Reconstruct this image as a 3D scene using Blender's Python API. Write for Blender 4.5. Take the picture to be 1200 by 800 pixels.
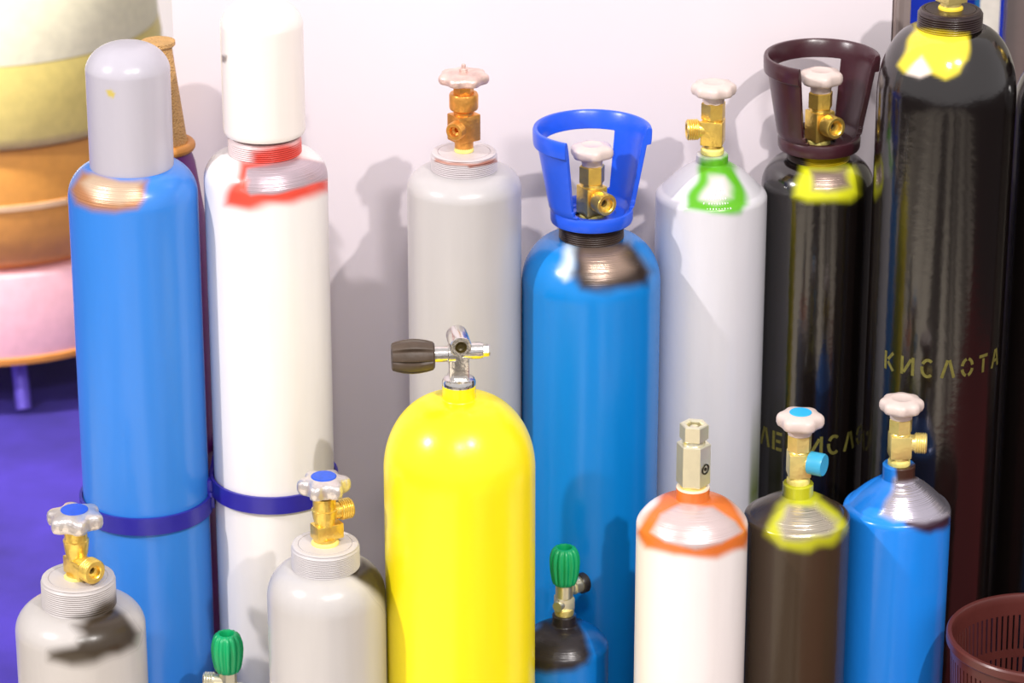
import bpy, bmesh, math, random
import numpy as np
from mathutils import Matrix, Vector

# ------------------------------------------------------------------ scene, camera, light
for o in list(bpy.data.objects):
    bpy.data.objects.remove(o)
S = bpy.context.scene
COL = S.collection
HC, PITCH, F = 2.05, math.radians(22.0), 4000.0      # camera height, downward pitch, focal length in px of a 1200x800 frame

cam = bpy.data.cameras.new('camera'); camo = bpy.data.objects.new('camera', cam); COL.objects.link(camo)
camo.location = (0, 0, HC); camo.rotation_euler = (math.pi/2 - PITCH, 0, 0)
cam.sensor_width = 36.0; cam.lens = F/1200.0*36.0; cam.clip_start = 0.05; cam.clip_end = 100
cam.dof.use_dof = True; cam.dof.focus_distance = 3.68; cam.dof.aperture_fstop = 6.3
S.camera = camo

W = bpy.data.worlds.new('hall_air'); S.world = W; W.use_nodes = True
W.node_tree.nodes['Background'].inputs[0].default_value = (1.0, 0.95, 0.96, 1)
W.node_tree.nodes['Background'].inputs[1].default_value = 0.64

def lamp(name, loc, target, power, radius, col, angle=50, blend=0.6):
    l = bpy.data.lights.new(name, 'SPOT'); l.energy = power; l.shadow_soft_size = radius; l.color = col
    l.spot_size = math.radians(angle); l.spot_blend = blend
    o = bpy.data.objects.new(name, l); COL.objects.link(o); o.location = loc
    o.rotation_euler = (Vector(target) - Vector(loc)).to_track_quat('-Z', 'Y').to_euler()
    return o
lamp('ceiling_spot_right', (1.2, 0.95, 3.4), (0.0, 3.4, 0.5), 290, 0.035, (1.0, 0.95, 0.92), 70)
lamp('ceiling_spot_left', (-3.3, 1.9, 3.2), (0.0, 3.4, 0.5), 420, 0.06, (1.0, 0.95, 0.95), 55)
lamp('ceiling_spot_middle', (0.1, -0.4, 4.1), (0.0, 3.3, 0.5), 260, 0.3, (1.0, 0.97, 0.93), 60)
lamp('tank_fill_spot', (-2.6, 3.4, 4.2), (-1.15, 5.2, 0.5), 1250, 0.2, (1.0, 0.95, 0.88), 44)  # unseen lamp added to brighten the tank at left

S.view_settings.view_transform = 'Standard'; S.view_settings.look = 'None'
S.view_settings.exposure = 0.2; S.view_settings.gamma = 1.0; S.view_settings.use_curve_mapping = False

# ------------------------------------------------------------------ helpers
CP, SP = math.cos(PITCH), math.sin(PITCH)
def lin(c):
    out = []
    for v in c[:3]:
        v /= 255.0
        out.append(v/12.92 if v <= 0.04045 else ((v+0.055)/1.055)**2.4)
    return tuple(out)
def zat(y, Y):                      # height above the floor of the thing at distance Y seen on pixel row y
    return HC - Y*math.tan(PITCH + math.atan((y-400.0)/F))
def depth(Y, z): return Y*CP - (z-HC)*SP
def xat(px, Y, z): return (px-600.0)/F*depth(Y, z)
def project(P):                     # Nx3 world points -> pixel columns, rows
    d = P[:,1]*CP - (P[:,2]-HC)*SP
    u = P[:,1]*SP + (P[:,2]-HC)*CP
    return 600+F*P[:,0]/d, 400-F*u/d

MATS = {}
def mat(name, col, rough=0.4, metal=0.0, noise=0.06, nscale=60.0, bump=0.0, bscale=200.0, coat=0.0):
    if name in MATS: return MATS[name]
    m = bpy.data.materials.new(name); m.use_nodes = True
    nt = m.node_tree; b = nt.nodes['Principled BSDF']
    tc = nt.nodes.new('ShaderNodeTexCoord')
    n = nt.nodes.new('ShaderNodeTexNoise'); n.inputs['Scale'].default_value = nscale; n.inputs['Detail'].default_value = 4
    nt.links.new(tc.outputs['Object'], n.inputs['Vector'])
    r = nt.nodes.new('ShaderNodeValToRGB')
    c = lin(col)
    r.color_ramp.elements[0].position = 0.3; r.color_ramp.elements[1].position = 0.7
    r.color_ramp.elements[0].color = tuple(v*(1-noise) for v in c)+(1,)
    r.color_ramp.elements[1].color = tuple(min(1, v*(1+noise)) for v in c)+(1,)
    nt.links.new(n.outputs[0], r.inputs[0]); nt.links.new(r.outputs[0], b.inputs['Base Color'])
    b.inputs['Roughness'].default_value = rough; b.inputs['Metallic'].default_value = metal
    if coat: b.inputs['Coat Weight'].default_value = coat; b.inputs['Coat Roughness'].default_value = 0.1
    if bump:
        n2 = nt.nodes.new('ShaderNodeTexNoise'); n2.inputs['Scale'].default_value = bscale
        nt.links.new(tc.outputs['Object'], n2.inputs['Vector'])
        bp = nt.nodes.new('ShaderNodeBump'); bp.inputs['Strength'].default_value = bump; bp.inputs['Distance'].default_value = 0.002
        nt.links.new(n2.outputs[0], bp.inputs['Height']); nt.links.new(bp.outputs[0], b.inputs['Normal'])
    MATS[name] = m
    return m

def paint_mat(name, tint_noise=0.05):
    """steel cylinder skin: paint colour, roughness and bare-metal mask come from the sprayed patches stored on the mesh"""
    if name in MATS: return MATS[name]
    m = bpy.data.materials.new(name); m.use_nodes = True
    nt = m.node_tree; b = nt.nodes['Principled BSDF']; L = nt.links.new
    a = nt.nodes.new('ShaderNodeAttribute'); a.attribute_name = 'paint'
    s = nt.nodes.new('ShaderNodeAttribute'); s.attribute_name = 'finish'
    sep = nt.nodes.new('ShaderNodeSeparateColor'); L(s.outputs['Color'], sep.inputs[0])
    tc = nt.nodes.new('ShaderNodeTexCoord')
    mp = nt.nodes.new('ShaderNodeMapping'); mp.inputs['Scale'].default_value = (60, 60, 9)
    L(tc.outputs['Object'], mp.inputs['Vector'])
    n = nt.nodes.new('ShaderNodeTexNoise'); n.inputs['Scale'].default_value = 1.0; n.inputs['Detail'].default_value = 5
    L(mp.outputs[0], n.inputs['Vector'])
    mr = nt.nodes.new('ShaderNodeMapRange'); mr.inputs['To Min'].default_value = 1-tint_noise; mr.inputs['To Max'].default_value = 1+tint_noise
    L(n.outputs[0], mr.inputs['Value'])
    mx = nt.nodes.new('ShaderNodeMix'); mx.data_type = 'RGBA'; mx.blend_type = 'MULTIPLY'; mx.inputs['Factor'].default_value = 1.0
    L(a.outputs['Color'], mx.inputs['A']); L(mr.outputs[0], mx.inputs['B']); L(mx.outputs['Result'], b.inputs['Base Color'])
    L(sep.outputs[2], b.inputs['Specular IOR Level']); L(sep.outputs[0], b.inputs['Roughness']); L(sep.outputs[1], b.inputs['Metallic'])
    # fine orange peel plus turning grooves where the metal is bare
    n2 = nt.nodes.new('ShaderNodeTexNoise'); n2.inputs['Scale'].default_value = 90; n2.inputs['Detail'].default_value = 2
    L(tc.outputs['Object'], n2.inputs['Vector'])
    mp2 = nt.nodes.new('ShaderNodeMapping'); mp2.inputs['Scale'].default_value = (4, 4, 900)
    L(tc.outputs['Object'], mp2.inputs['Vector'])
    n3 = nt.nodes.new('ShaderNodeTexNoise'); n3.inputs['Scale'].default_value = 1.0; n3.inputs['Detail'].default_value = 1
    L(mp2.outputs[0], n3.inputs['Vector'])
    mul = nt.nodes.new('ShaderNodeMath'); mul.operation = 'MULTIPLY'; L(n3.outputs[0], mul.inputs[0]); L(sep.outputs[1], mul.inputs[1])
    ml2 = nt.nodes.new('ShaderNodeMath'); ml2.operation = 'MULTIPLY'; L(mul.outputs[0], ml2.inputs[0]); ml2.inputs[1].default_value = 3.5
    ml3 = nt.nodes.new('ShaderNodeMath'); ml3.operation = 'MULTIPLY'; L(n2.outputs[0], ml3.inputs[0]); ml3.inputs[1].default_value = 0.45
    add = nt.nodes.new('ShaderNodeMath'); L(ml2.outputs[0], add.inputs[0]); L(ml3.outputs[0], add.inputs[1])
    bp = nt.nodes.new('ShaderNodeBump'); bp.inputs['Strength'].default_value = 0.35; bp.inputs['Distance'].default_value = 0.0012
    L(add.outputs[0], bp.inputs['Height']); L(bp.outputs[0], b.inputs['Normal'])
    MATS[name] = m
    return m

class MB:
    """collects shapes; build() links them as one mesh object"""
    def __init__(s): s.v = []; s.f = []
    def add(s, vs, fs, M=None):
        o = len(s.v)
        s.v += [tuple(M @ Vector(p)) for p in vs] if M else [tuple(p) for p in vs]
        s.f += [[i+o for i in f] for f in fs]
        return s
    def lathe(s, prof, seg=48, M=None, mod=None, rot=0.0):
        vs, fs, rings = [], [], []
        for k, (r, z) in enumerate(prof):
            if r < 1e-7:
                rings.append([len(vs)]*seg); vs.append((0, 0, z))
            else:
                base = len(vs)
                for i in range(seg):
                    t = 2*math.pi*i/seg + rot
                    rr = r*(mod(t, k) if mod else 1.0)
                    vs.append((rr*math.cos(t), rr*math.sin(t), z))
                rings.append(list(range(base, base+seg)))
        for a, b in zip(rings[:-1], rings[1:]):
            for i in range(seg):
                j = (i+1) % seg
                q = [a[i], a[j], b[j], b[i]]
                u = []
                for w in q:
                    if w not in u: u.append(w)
                if len(u) >= 3: fs.append(u)
        return s.add(vs, fs, M)
    def box(s, sx, sy, sz, M=None, bev=0.0):
        bm = bmesh.new(); bmesh.ops.create_cube(bm, size=1.0)
        for v in bm.verts: v.co = (v.co.x*sx, v.co.y*sy, v.co.z*sz)
        if bev: bmesh.ops.bevel(bm, geom=bm.edges[:], offset=bev, segments=2, profile=0.6, affect='EDGES')
        bm.verts.index_update()
        vs = [v.co[:] for v in bm.verts]; fs = [[v.index for v in f.verts] for f in bm.faces]
        bm.free()
        return s.add(vs, fs, M)
    def build(s, name, material, parent=None, loc=None, sharp=32):
        me = bpy.data.meshes.new(name); me.from_pydata(s.v, [], s.f)
        bm = bmesh.new(); bm.from_mesh(me); bmesh.ops.recalc_face_normals(bm, faces=bm.faces[:]); bm.to_mesh(me); bm.free()
        me.shade_smooth(); me.set_sharp_from_angle(angle=math.radians(sharp))
        me.materials.append(material); me.update()
        o = bpy.data.objects.new(name, me); COL.objects.link(o)
        if parent: o.parent = parent
        if loc: o.location = loc
        return o

def T(x=0, y=0, z=0): return Matrix.Translation((x, y, z))
def RZ(deg): return Matrix.Rotation(math.radians(deg), 4, 'Z')
def aim(phi, z=0.0, tilt=0.0):
    """local +Z laid level at height z, pointing phi degrees from the viewer's side (0 = towards -Y, 90 = +X)"""
    return T(0, 0, z) @ RZ(phi) @ Matrix.Rotation(math.radians(90-tilt), 4, 'X')
def thing(name, label, cat, loc, group=None):
    o = bpy.data.objects.new(name, None); COL.objects.link(o); o.location = loc
    o.empty_display_size = 0.05
    o['label'] = label; o['category'] = cat
    if group: o['group'] = group
    return o
def struct(o): o['kind'] = 'structure'; return o

def thread(r, z0, z1, n, dep, cham=0.0015):
    """screw-thread profile going up from z0 to z1"""
    p = [(r-dep, z0)]
    h = (z1-z0-2*cham)/n
    for i in range(n):
        a = z0+cham+i*h
        p += [(r-dep, a), (r-dep*0.15, a+h*0.3), (r, a+h*0.5), (r-dep*0.15, a+h*0.7)]
    p += [(r-dep, z1-cham), (r-dep-cham*0.5, z1)]
    return p

# ------------------------------------------------------------------ sprayed patches
def sdist(px, py, poly):
    """signed distance (negative inside) of points to a polygon"""
    n = len(poly); d2 = np.full(px.shape, 1e18); ins = np.zeros(px.shape, bool)
    for i in range(n):
        ax, ay = poly[i]; bx, by = poly[(i+1) % n]
        ex, ey = bx-ax, by-ay
        t = np.clip(((px-ax)*ex+(py-ay)*ey)/(ex*ex+ey*ey+1e-9), 0, 1)
        d2 = np.minimum(d2, (px-ax-t*ex)**2+(py-ay-t*ey)**2)
        c = (ay > py) != (by > py)
        with np.errstate(divide='ignore', invalid='ignore'):
            xi = ax+(py-ay)*ex/(ey if ey else 1e-9)
        ins ^= c & (px < xi)
    d = np.sqrt(d2)
    return np.where(ins, -d, d)
def spray(o, base, rough, metal, patches, seed=0, spec=0.5):
    """stores the paint of a body: one coat plus hand-sprayed patches on the side that was outlined"""
    me = o.data; n = len(me.vertices)
    P = np.empty(n*3); me.vertices.foreach_get('co', P); P = P.reshape(-1, 3)
    N = np.empty(n*3); me.vertices.foreach_get('normal', N); N = N.reshape(-1, 3)
    org = np.array(o.parent.location[:]) if o.parent else np.zeros(3)
    Wp = P+org
    px, py = project(Wp)
    V = np.array([0, 0, HC])-Wp
    face = np.einsum('ij,ij->i', N, V) > -0.05
    col = np.tile(np.array(lin(base)), (n, 1)); fin = np.tile(np.array([rough, metal, spec]), (n, 1))
    rs = np.random.RandomState(seed)
    wob = sum(np.sin(P[:,0]*rs.uniform(40, 170)+P[:,1]*rs.uniform(40, 170)+P[:,2]*rs.uniform(40, 170)+rs.uniform(0, 6)) for _ in range(5))
    for p in patches:
        poly, c, soft = p[0], p[1], p[2]
        soft = soft*1.25 if soft >= 4 else soft; r, m = (p[3], p[4]) if len(p) > 3 else (rough, 0.0)
        d = sdist(px, py, poly)+wob*min(soft, 6)*0.11
        k = np.clip(0.5-d/(2.0*soft), 0, 1); k = k*k*(3-2*k)*face
        op = p[5] if len(p) > 5 else 1.0
        k = (k*op)[:, None]
        col = col*(1-k)+np.array(lin(c))*k
        fin = fin*(1-k)+np.array([r, m, 0.5])*k
    for nm, arr in (('paint', col), ('finish', fin)):
        at = me.color_attributes.new(nm, 'FLOAT_COLOR', 'POINT')
        at.data.foreach_set('color', np.hstack([arr, np.ones((n, 1))]).astype(np.float32).ravel())
    me.materials.clear(); me.materials.append(paint_mat('sprayed_steel'))

# ------------------------------------------------------------------ materials
BRASS = mat('brass', (246, 208, 104), 0.3, 0.8, 0.12, 90, 0.25, 260)
BRASS_OLD = mat('old_brass', (232, 164, 78), 0.32, 0.75, 0.2, 90, 0.3, 220)
BRASS_PALE = mat('pale_brass', (246, 226, 144), 0.32, 0.7, 0.08, 90, 0.2, 260)
NICKEL = mat('nickel', (240, 234, 206), 0.28, 0.85, 0.04, 80, 0.04, 260)
CHROME = mat('chrome', (225, 222, 218), 0.18, 1.0, 0.04, 60, 0.15, 260)
ALU = mat('cast_aluminium', (222, 214, 210), 0.32, 0.75, 0.06, 90, 0.35, 300)
ALU_WORN = mat('worn_aluminium', (226, 196, 186), 0.42, 0.55, 0.2, 60, 0.4, 200)
CREAM = mat('cream_plastic', (212, 194, 186), 0.38, 0.0, 0.04, 60, 0.1, 200)
TEFLON = mat('thread_tape', (240, 226, 130), 0.6, 0.0, 0.12, 120, 0.4, 300)
DARK = mat('dark_hole', (38, 30, 24), 0.6)
BLUE_DISC = mat('blue_disc', (30, 84, 205), 0.35, 0, 0.1, 200)
CYAN_DISC = mat('cyan_disc', (40, 170, 225), 0.4, 0, 0.05)
CYAN_CAP = mat('cyan_cap', (60, 165, 205), 0.35, 0, 0.05)
RUBBER = mat('brown_rubber', (74, 60, 48), 0.5, 0, 0.15, 80, 0.2)
BLACK_PL = mat('black_plastic', (34, 28, 26), 0.4)
GREEN_PL = mat('green_plastic', (10, 160, 96), 0.36, 0, 0.05)
BLUE_GUARD = mat('blue_guard_plastic', (28, 86, 222), 0.3, 0, 0.04, 60, 0.05)
MAROON_GUARD = mat('maroon_guard_plastic', (58, 26, 34), 0.28, 0, 0.06, 60, 0.05)
STENCIL = mat('stencil_paint', (104, 98, 40), 0.55, 0, 0.25, 300)

# ------------------------------------------------------------------ setting
WALL_Y = 3.76
def slab(name, x0, x1, y0, y1, z0, z1, m):
    b = MB(); b.box(x1-x0, y1-y0, z1-z0, T((x0+x1)/2, (y0+y1)/2, (z0+z1)/2))
    return struct(b.build(name, m))
slab('floor', -9, 9, -4, 11, -0.1, 0.0, mat('charcoal_carpet', (44, 38, 40), 0.9, 0, 0.3, 30, 0.4, 400))
slab('floor_carpet', -7, -0.2, 3.80, 6.6, -0.02, 0.0008, mat('violet_blue_carpet', (56, 40, 146), 0.9, 0, 0.4, 5, 0.5, 400))
streak_mat = mat('beige_reflection_stripes', (200, 176, 140), 0.45, 0, 0.1)
ln = streak_mat.node_tree; nz = [n for n in ln.nodes if n.type == 'TEX_NOISE'][0]; rp = [n for n in ln.nodes if n.type == 'VALTORGB'][0]
mpf = ln.nodes.new('ShaderNodeMapping'); mpf.inputs['Scale'].default_value = (2.6, 0.16, 1.0); nz.inputs['Scale'].default_value = 1.0
ln.links.new([n for n in ln.nodes if n.type == 'TEX_COORD'][0].outputs['Object'], mpf.inputs[0]); ln.links.new(mpf.outputs[0], nz.inputs['Vector'])
rp.color_ramp.elements[0].color = lin((40, 32, 22))+(1,); rp.color_ramp.elements[1].color = lin((240, 228, 206))+(1,)
rp.color_ramp.elements[0].position = 0.43; rp.color_ramp.elements[1].position = 0.52
slab('floor_booth', -1.9, 2.1, -1.0, 3.80, -0.02, 0.0008, streak_mat)  # unseen floor; dark and pale stripes made up to reflect as streaks
slab('floor_reflection_sheet', 0.42, 2.1, 2.35, 3.80, -0.01, 0.0030, mat('maroon_reflection', (112, 20, 28), 0.9, 0, 0.2, 30, 0.4, 400))  # unseen sheet, added so the black cylinders reflect dark maroon low down
wx0 = xat(206, WALL_Y, zat(120, WALL_Y)); wx1 = xat(1044, WALL_Y, zat(50, WALL_Y))
slab('wall_back', wx0, wx1, WALL_Y, WALL_Y+0.02, 0.0, 2.5, mat('white_booth_panel', (229, 219, 224), 0.5, 0, 0.012, 3))
FARW = mat('cream_hall_panel', (236, 230, 214), 0.7, 0, 0.02, 2)
slab('wall_far', -9, 9, 6.6, 6.7, 0.0, 4.0, FARW)
pw = xat(1066, WALL_Y, zat(50, WALL_Y))
ALP = mat('satin_profile', (196, 178, 174), 0.35, 0.6, 0.03)
post = MB(); post.box(pw-wx1-0.001, 0.03, 2.5, T((pw+wx1)/2+0.0005, WALL_Y+0.015, 1.25), 0.004)
post.box(0.003, 0.004, 2.5, T(wx1+0.006, WALL_Y-0.001, 1.25))
struct(post.build('trim_1', ALP))
# second booth post near the right edge
px1, px2 = xat(1186, 4.1, 1.0), xat(1212, 4.1, 1.0)
p2 = MB(); p2.box(px2-px1, 0.03, 2.5, T((px1+px2)/2, 4.1, 1.25), 0.004)
struct(p2.build('trim_2', mat('grey_profile', (150, 140, 138), 0.35, 0.6, 0.03)))

# ------------------------------------------------------------------ cylinder kit
CYL = []
class Cyl:
    def __init__(s, name, label, cat, px, ytan, wpx, Y, group=None):
        s.Y = Y; s.zt = zat(ytan, Y); s.d = depth(Y, s.zt); s.X = xat(px, Y, s.zt)
        s.R = wpx/2.0/F*s.d
        s.e = thing(name, label, cat, (s.X, Y, 0), group)
        CYL.append((label, s.X, Y, s.R))
    def z(s, y): return zat(y, s.Y)
    def m(s, px, y=None):           # pixels -> metres at this cylinder's distance
        return px/F*(depth(s.Y, zat(y, s.Y)) if y is not None else s.d)
    def body(s, yneck, rneck, base, rough=0.28, patches=(), cone=0.0, neck=None, name='body', power=1.0, seed=0, spec=0.5):
        """steel shell: foot, straight wall, shoulder; neck = (radius px, top row) for a plain collar"""
        R, zt, zn, rn = s.R, s.zt, s.z(yneck), s.m(rneck)
        prof = [(0, 0.0), (R*0.8, 0.0), (R*0.95, 0.006), (R, 0.02)]
        low = max(0.05, zt-0.11)
        prof += [(R, z) for z in np.linspace(0.05, low, 6)[1:]] if low > 0.06 else []
        prof += [(R, z) for z in np.linspace(low, zt, 46)[1:]]
        K = 44
        for i in range(1, K+1):
            t = i/K; a = t*math.pi/2
            er, ez = rn+(R-rn)*math.cos(a)**power, zt+(zn-zt)*math.sin(a)**power
            lr, lz = R+(rn-R)*t, zt+(zn-zt)*t
            k = cone*min(1, t*5)
            prof.append((er*(1-k)+lr*k, ez*(1-k)+lz*k))
        if neck:
            rc, zc = s.m(neck[0]), s.z(neck[1])
            prof += [(rc*1.03, zn+0.0005)]
            prof += [(rc, z) for z in np.linspace(zn+0.001, zc-0.001, 8)]
            prof += [(rc-0.001, zc)]
            prof += [(rc*0.6, zc), (0, zc)]
        else:
            prof += [(rn*0.5, zn), (0, zn)]
        b = MB(); b.lathe(prof, 232)
        o = b.build(name, DARK, s.e, sharp=40)
        spray(o, base, rough, 0.0, patches, seed, spec)
        return o
    def ring(s, ytop, ybot, rpx, base, rough=0.35, patches=(), n=9, name='neck_ring', metal=0.0, top_round=0.0015):
        z1, z0, r = s.z(ytop), s.z(ybot)-0.004, s.m(rpx)
        prof = [(0, z0)]+thread(r, z0, z1-0.002, n, 0.0018)
        prof += [(r-0.0008-top_round*0.3, z1-top_round*0.6), (r-0.001-top_round, z1)]
        prof += [(r*f, z1) for f in (0.88, 0.8)]+[(r*0.8-0.0004, z1-0.0008), (r*0.78, z1-0.0008), (r*0.775, z1), (r*0.5, z1), (0, z1)]
        b = MB(); b.lathe(prof, 128)
        o = b.build(name, DARK, s.e, sharp=50)
        spray(o, base, rough, metal, patches, 3)
        return o
    def stack(s, name, m, spec, parent=None, seg=32, rot=0.0, sharp=30):
        """turned or hexagonal piece on the axis: spec = [(radius px, row)] from the bottom up"""
        prof = [(0, s.z(spec[0][1]))]+[(s.m(r), s.z(y)) for r, y in spec]+[(0, s.z(spec[-1][1]))]
        b = MB(); b.lathe(prof, seg, rot=rot)
        return b.build(name, m, parent or s.e, sharp=sharp)
    def hexnut(s, name, m, wpx, ybot, ytop, rot=12, parent=None):
        r = s.m(wpx)/2; z0, z1 = s.z(ybot), s.z(ytop); c = r*0.08
        b = MB(); b.lathe([(0, z0), (r*0.9, z0), (r, z0+c), (r, z1-c), (r*0.9, z1), (0, z1)], 6, rot=math.radians(rot))
        return b.build(name, m, parent or s.e, sharp=20)
    def block(s, name, m, w, dpx, ybot, ytop, rot, off=(0, 0), parent=None, bev=0.0016):
        z0, z1 = s.z(ybot), s.z(ytop)
        b = MB(); b.box(s.m(w), s.m(dpx), z1-z0, RZ(rot) @ T(s.m(off[0]), s.m(off[1]), (z0+z1)/2), bev)
        return b.build(name, m, parent or s.e, sharp=30)
    def outlet(s, m, phi, y, r, start, length, parent=None, n=6, hole=0.5, holemat=None, smooth_part=0.35, name='outlet', tilt=0):
        """side connection: smooth root, threaded end, recessed bore"""
        R0, L = s.m(r), s.m(length); st = s.m(start); z = s.z(y)
        a = st+(L-st)*smooth_part
        prof = [(0, st), (R0*0.78, st), (R0*0.78, a), (R0*0.9, a)]
        prof += thread(R0, a, L, n, R0*0.09, 0.0008) if n else [(R0, a+0.0006), (R0, L-0.001), (R0*0.95, L)]
        rh = R0*hole
        if hole: prof += [(rh*1.15, L), (rh, L-0.001), (rh, L-0.006), (rh*0.55, L-0.007), (rh*0.5, L-0.011), (0, L-0.011)]
        else: prof += [(0, L)]
        b = MB(); b.lathe(prof, 40, aim(phi, z, tilt))
        o = b.build(name, m, parent or s.e, sharp=40)
        if hole:
            h = MB(); h.lathe([(0, L-0.0109), (rh*0.5, L-0.0109), (rh*0.45, L-0.0104), (0, L-0.0104)], 24, aim(phi, z, tilt))
            h.build('bore', DARK, o)
        return o
    def wheel(s, m, ytop, ybot, r, lobes=6, amp=0.14, disc=None, drad=0.45, rot=0.0, nut=None, hub=None, flat=0.16):
        """lobed hand wheel: crown slightly domed, lobes rounded, hub below"""
        z1, z0 = s.z(ytop), s.z(ybot); h = z1-z0; R = s.m(r)
        prof = [(0, z0), (R*0.45, z0), (R*0.5, z0+h*0.12), (R*0.86, z0+h*0.16), (R*0.95, z0+h*0.22), (R, z0+h*0.4),
                (R, z0+h*0.62), (R*0.97, z0+h*0.76), (R*0.9, z0+h*0.86), (R*0.78, z0+h*0.91), (R*0.62, z0+h*0.96), (R*0.5, z1), (R*0.47, z1), (R*0.42, z1-h*0.03), (0, z1-h*0.03)]
        w = [0, 0, 0, .9, 1, 1, 1, 1, .95, .8, .35, 0, 0, 0, 0]
        def mod(t, k):
            c = math.cos(lobes*(t+math.radians(rot)))
            c = math.copysign(abs(c)**0.8, c)
            return 1-amp*w[k]*0.5*(1-c)
        b = MB(); b.lathe(prof, 144, mod=mod)
        o = b.build('handwheel', m, s.e, sharp=50)
        if disc:
            q = MB(); q.lathe([(0, z1-h*0.05), (R*drad, z1-h*0.05), (R*drad, z1+0.0004), (R*drad*0.94, z1+0.001), (0, z1+0.0014)], 40)
            q.build('centre_disc', disc, o)
        if nut:
            q = MB(); rr = s.m(nut)
            q.lathe([(0, z1-h*0.05), (rr, z1-h*0.05), (rr, z1+0.003), (rr*0.8, z1+0.004), (rr*0.5, z1+0.004), (rr*0.5, z1+0.008), (rr*0.3, z1+0.009), (0, z1+0.009)], 6)
            q.build('spindle_nut', m, o, sharp=20)
        if hub:
            q = MB(); rr = s.m(hub[0]); zh = s.z(hub[1])
            q.lathe([(0, zh), (rr, zh), (rr*1.05, z0+0.0005), (0, z0+0.0005)], 32)
            q.build('hub', m, o)
        return o
    def guard(s, m, ytop, ybot, rtop, rbot, notch, window, ringh):
        """flared collar around the valve: open notch on one side, closed window opposite, thick rim"""
        z0, z1 = s.z(ybot), s.z(ytop); H = z1-z0; rb, rt = s.m(rbot), s.m(rtop); th = 0.0055
        fr = ringh/abs(ybot-ytop)
        # (height fraction, outer radius, inner radius)
        def ro(f): return rb*(1-0.0)+(rt*0.97-rb)*f**0.95
        rows = [(0.0, rb*1.02, rb-th*1.6), (0.03, rb*1.045, rb-th*1.6), (fr*0.8, rb*1.05, rb-th*1.2), (fr, rb*1.02, ro(fr)-th)]
        for f in np.linspace(fr+0.03, 0.80, 13): rows.append((f, ro(f), ro(f)-th))
        rows += [(0.815, ro(0.815), ro(0.815)-th), (0.825, rt*0.985, ro(0.83)-th), (0.87, rt*0.995, ro(0.87)-th), (0.97, rt, rt*0.93-th*0.4), (1.0, rt*0.985, rt*0.945-th*0.2)]
        N = 180
        def solid(i, k):            # cell between rows k, k+1
            ph = (i+0.5)*360.0/N
            f = (rows[k][0]+rows[k+1][0])/2
            def within(a, b, g):    # rounded lower corners
                w = (b-a) % 360; q = (ph-a) % 360
                if q > w: return False
                e = min(q, w-q)/12.0
                return f > g+(0.10*(1-min(1, e))**2)
            if within(notch[0], notch[1], fr): return False
            if f < 0.82 and within(window[0], window[1], fr): return False
            return True
        vs, fs = [], []
        def P(i, r, z):
            a = math.radians(i*360.0/N); return (r*math.sin(a), -r*math.cos(a), z)
        idx = {}
        def V(i, k, o):
            i %= N
            if (i, k, o) not in idx:
                idx[(i, k, o)] = len(vs); vs.append(P(i, rows[k][1 if o else 2], z0+H*rows[k][0]))
            return idx[(i, k, o)]
        K = len(rows)-1
        for i in range(N):
            for k in range(K):
                if not solid(i, k): continue
                fs.append([V(i, k, 1), V(i+1, k, 1), V(i+1, k+1, 1), V(i, k+1, 1)])
                fs.append([V(i, k, 0), V(i, k+1, 0), V(i+1, k+1, 0), V(i+1, k, 0)])
                if not solid((i-1) % N, k): fs.append([V(i, k, 1), V(i, k+1, 1), V(i, k+1, 0), V(i, k, 0)])
                if not solid((i+1) % N, k): fs.append([V(i+1, k, 1), V(i+1, k, 0), V(i+1, k+1, 0), V(i+1, k+1, 1)])
                if k == 0 or not solid(i, k-1): fs.append([V(i, k, 1), V(i, k, 0), V(i+1, k, 0), V(i+1, k, 1)])
                if k == K-1 or not solid(i, k+1): fs.append([V(i, k+1, 1), V(i+1, k+1, 1), V(i+1, k+1, 0), V(i, k+1, 0)])
        b = MB(); b.add(vs, fs)
        o = b.build('valve_guard', m, s.e, sharp=45)
        bv = o.modifiers.new('soft_edges', 'BEVEL'); bv.width = 0.0012; bv.segments = 2; bv.limit_method = 'ANGLE'; bv.angle_limit = math.radians(50)
        # floor of the collar
        f0 = z0+H*fr*0.35; f1 = z0+H*fr*0.62
        q = MB(); q.lathe([(rb*0.42, f0), (rb-th*1.3, f0), (rb-th*1.3, f1), (rb*0.62, f1), (rb*0.6, f1-0.0015), (rb*0.42, f1-0.0015), (rb*0.42, f0)], 72)
        q.build('guard_floor', m, o)
        return o

def standard_valve(c, m, yb, rows, w, rot, out, tape=TEFLON):
    """angle valve: taped stub, square body, hexagonal gland nut; rows = (body bottom, body top, nut bottom, nut top)"""
    b0, b1, n0, n1 = rows
    v = c.block('valve_body', m, w, w*0.95, b0, b1, rot)
    c.stack('valve_stub', m, [(w*0.40, yb+1), (w*0.44, yb), (w*0.44, b0-1), (w*0.40, b0-2)], v)
    if tape: c.stack('thread_tape', tape, [(w*0.50, yb+1.5), (w*0.53, yb), (w*0.52, yb-4), (w*0.46, yb-6)], v, 24)
    c.stack('shank', m, [(w*0.46, b1+1), (w*0.46, b1-1), (w*0.42, n0-0.5), (w*0.42, n1)], v)
    c.hexnut('gland_nut', m, w*1.12, n0, n1, 14, v)
    return v

# ================================================================== the cylinders, back row
GB = 'large cylinders along the booth panel'
WHITE = (226, 222, 222); GREY = (188, 184, 184)

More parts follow.
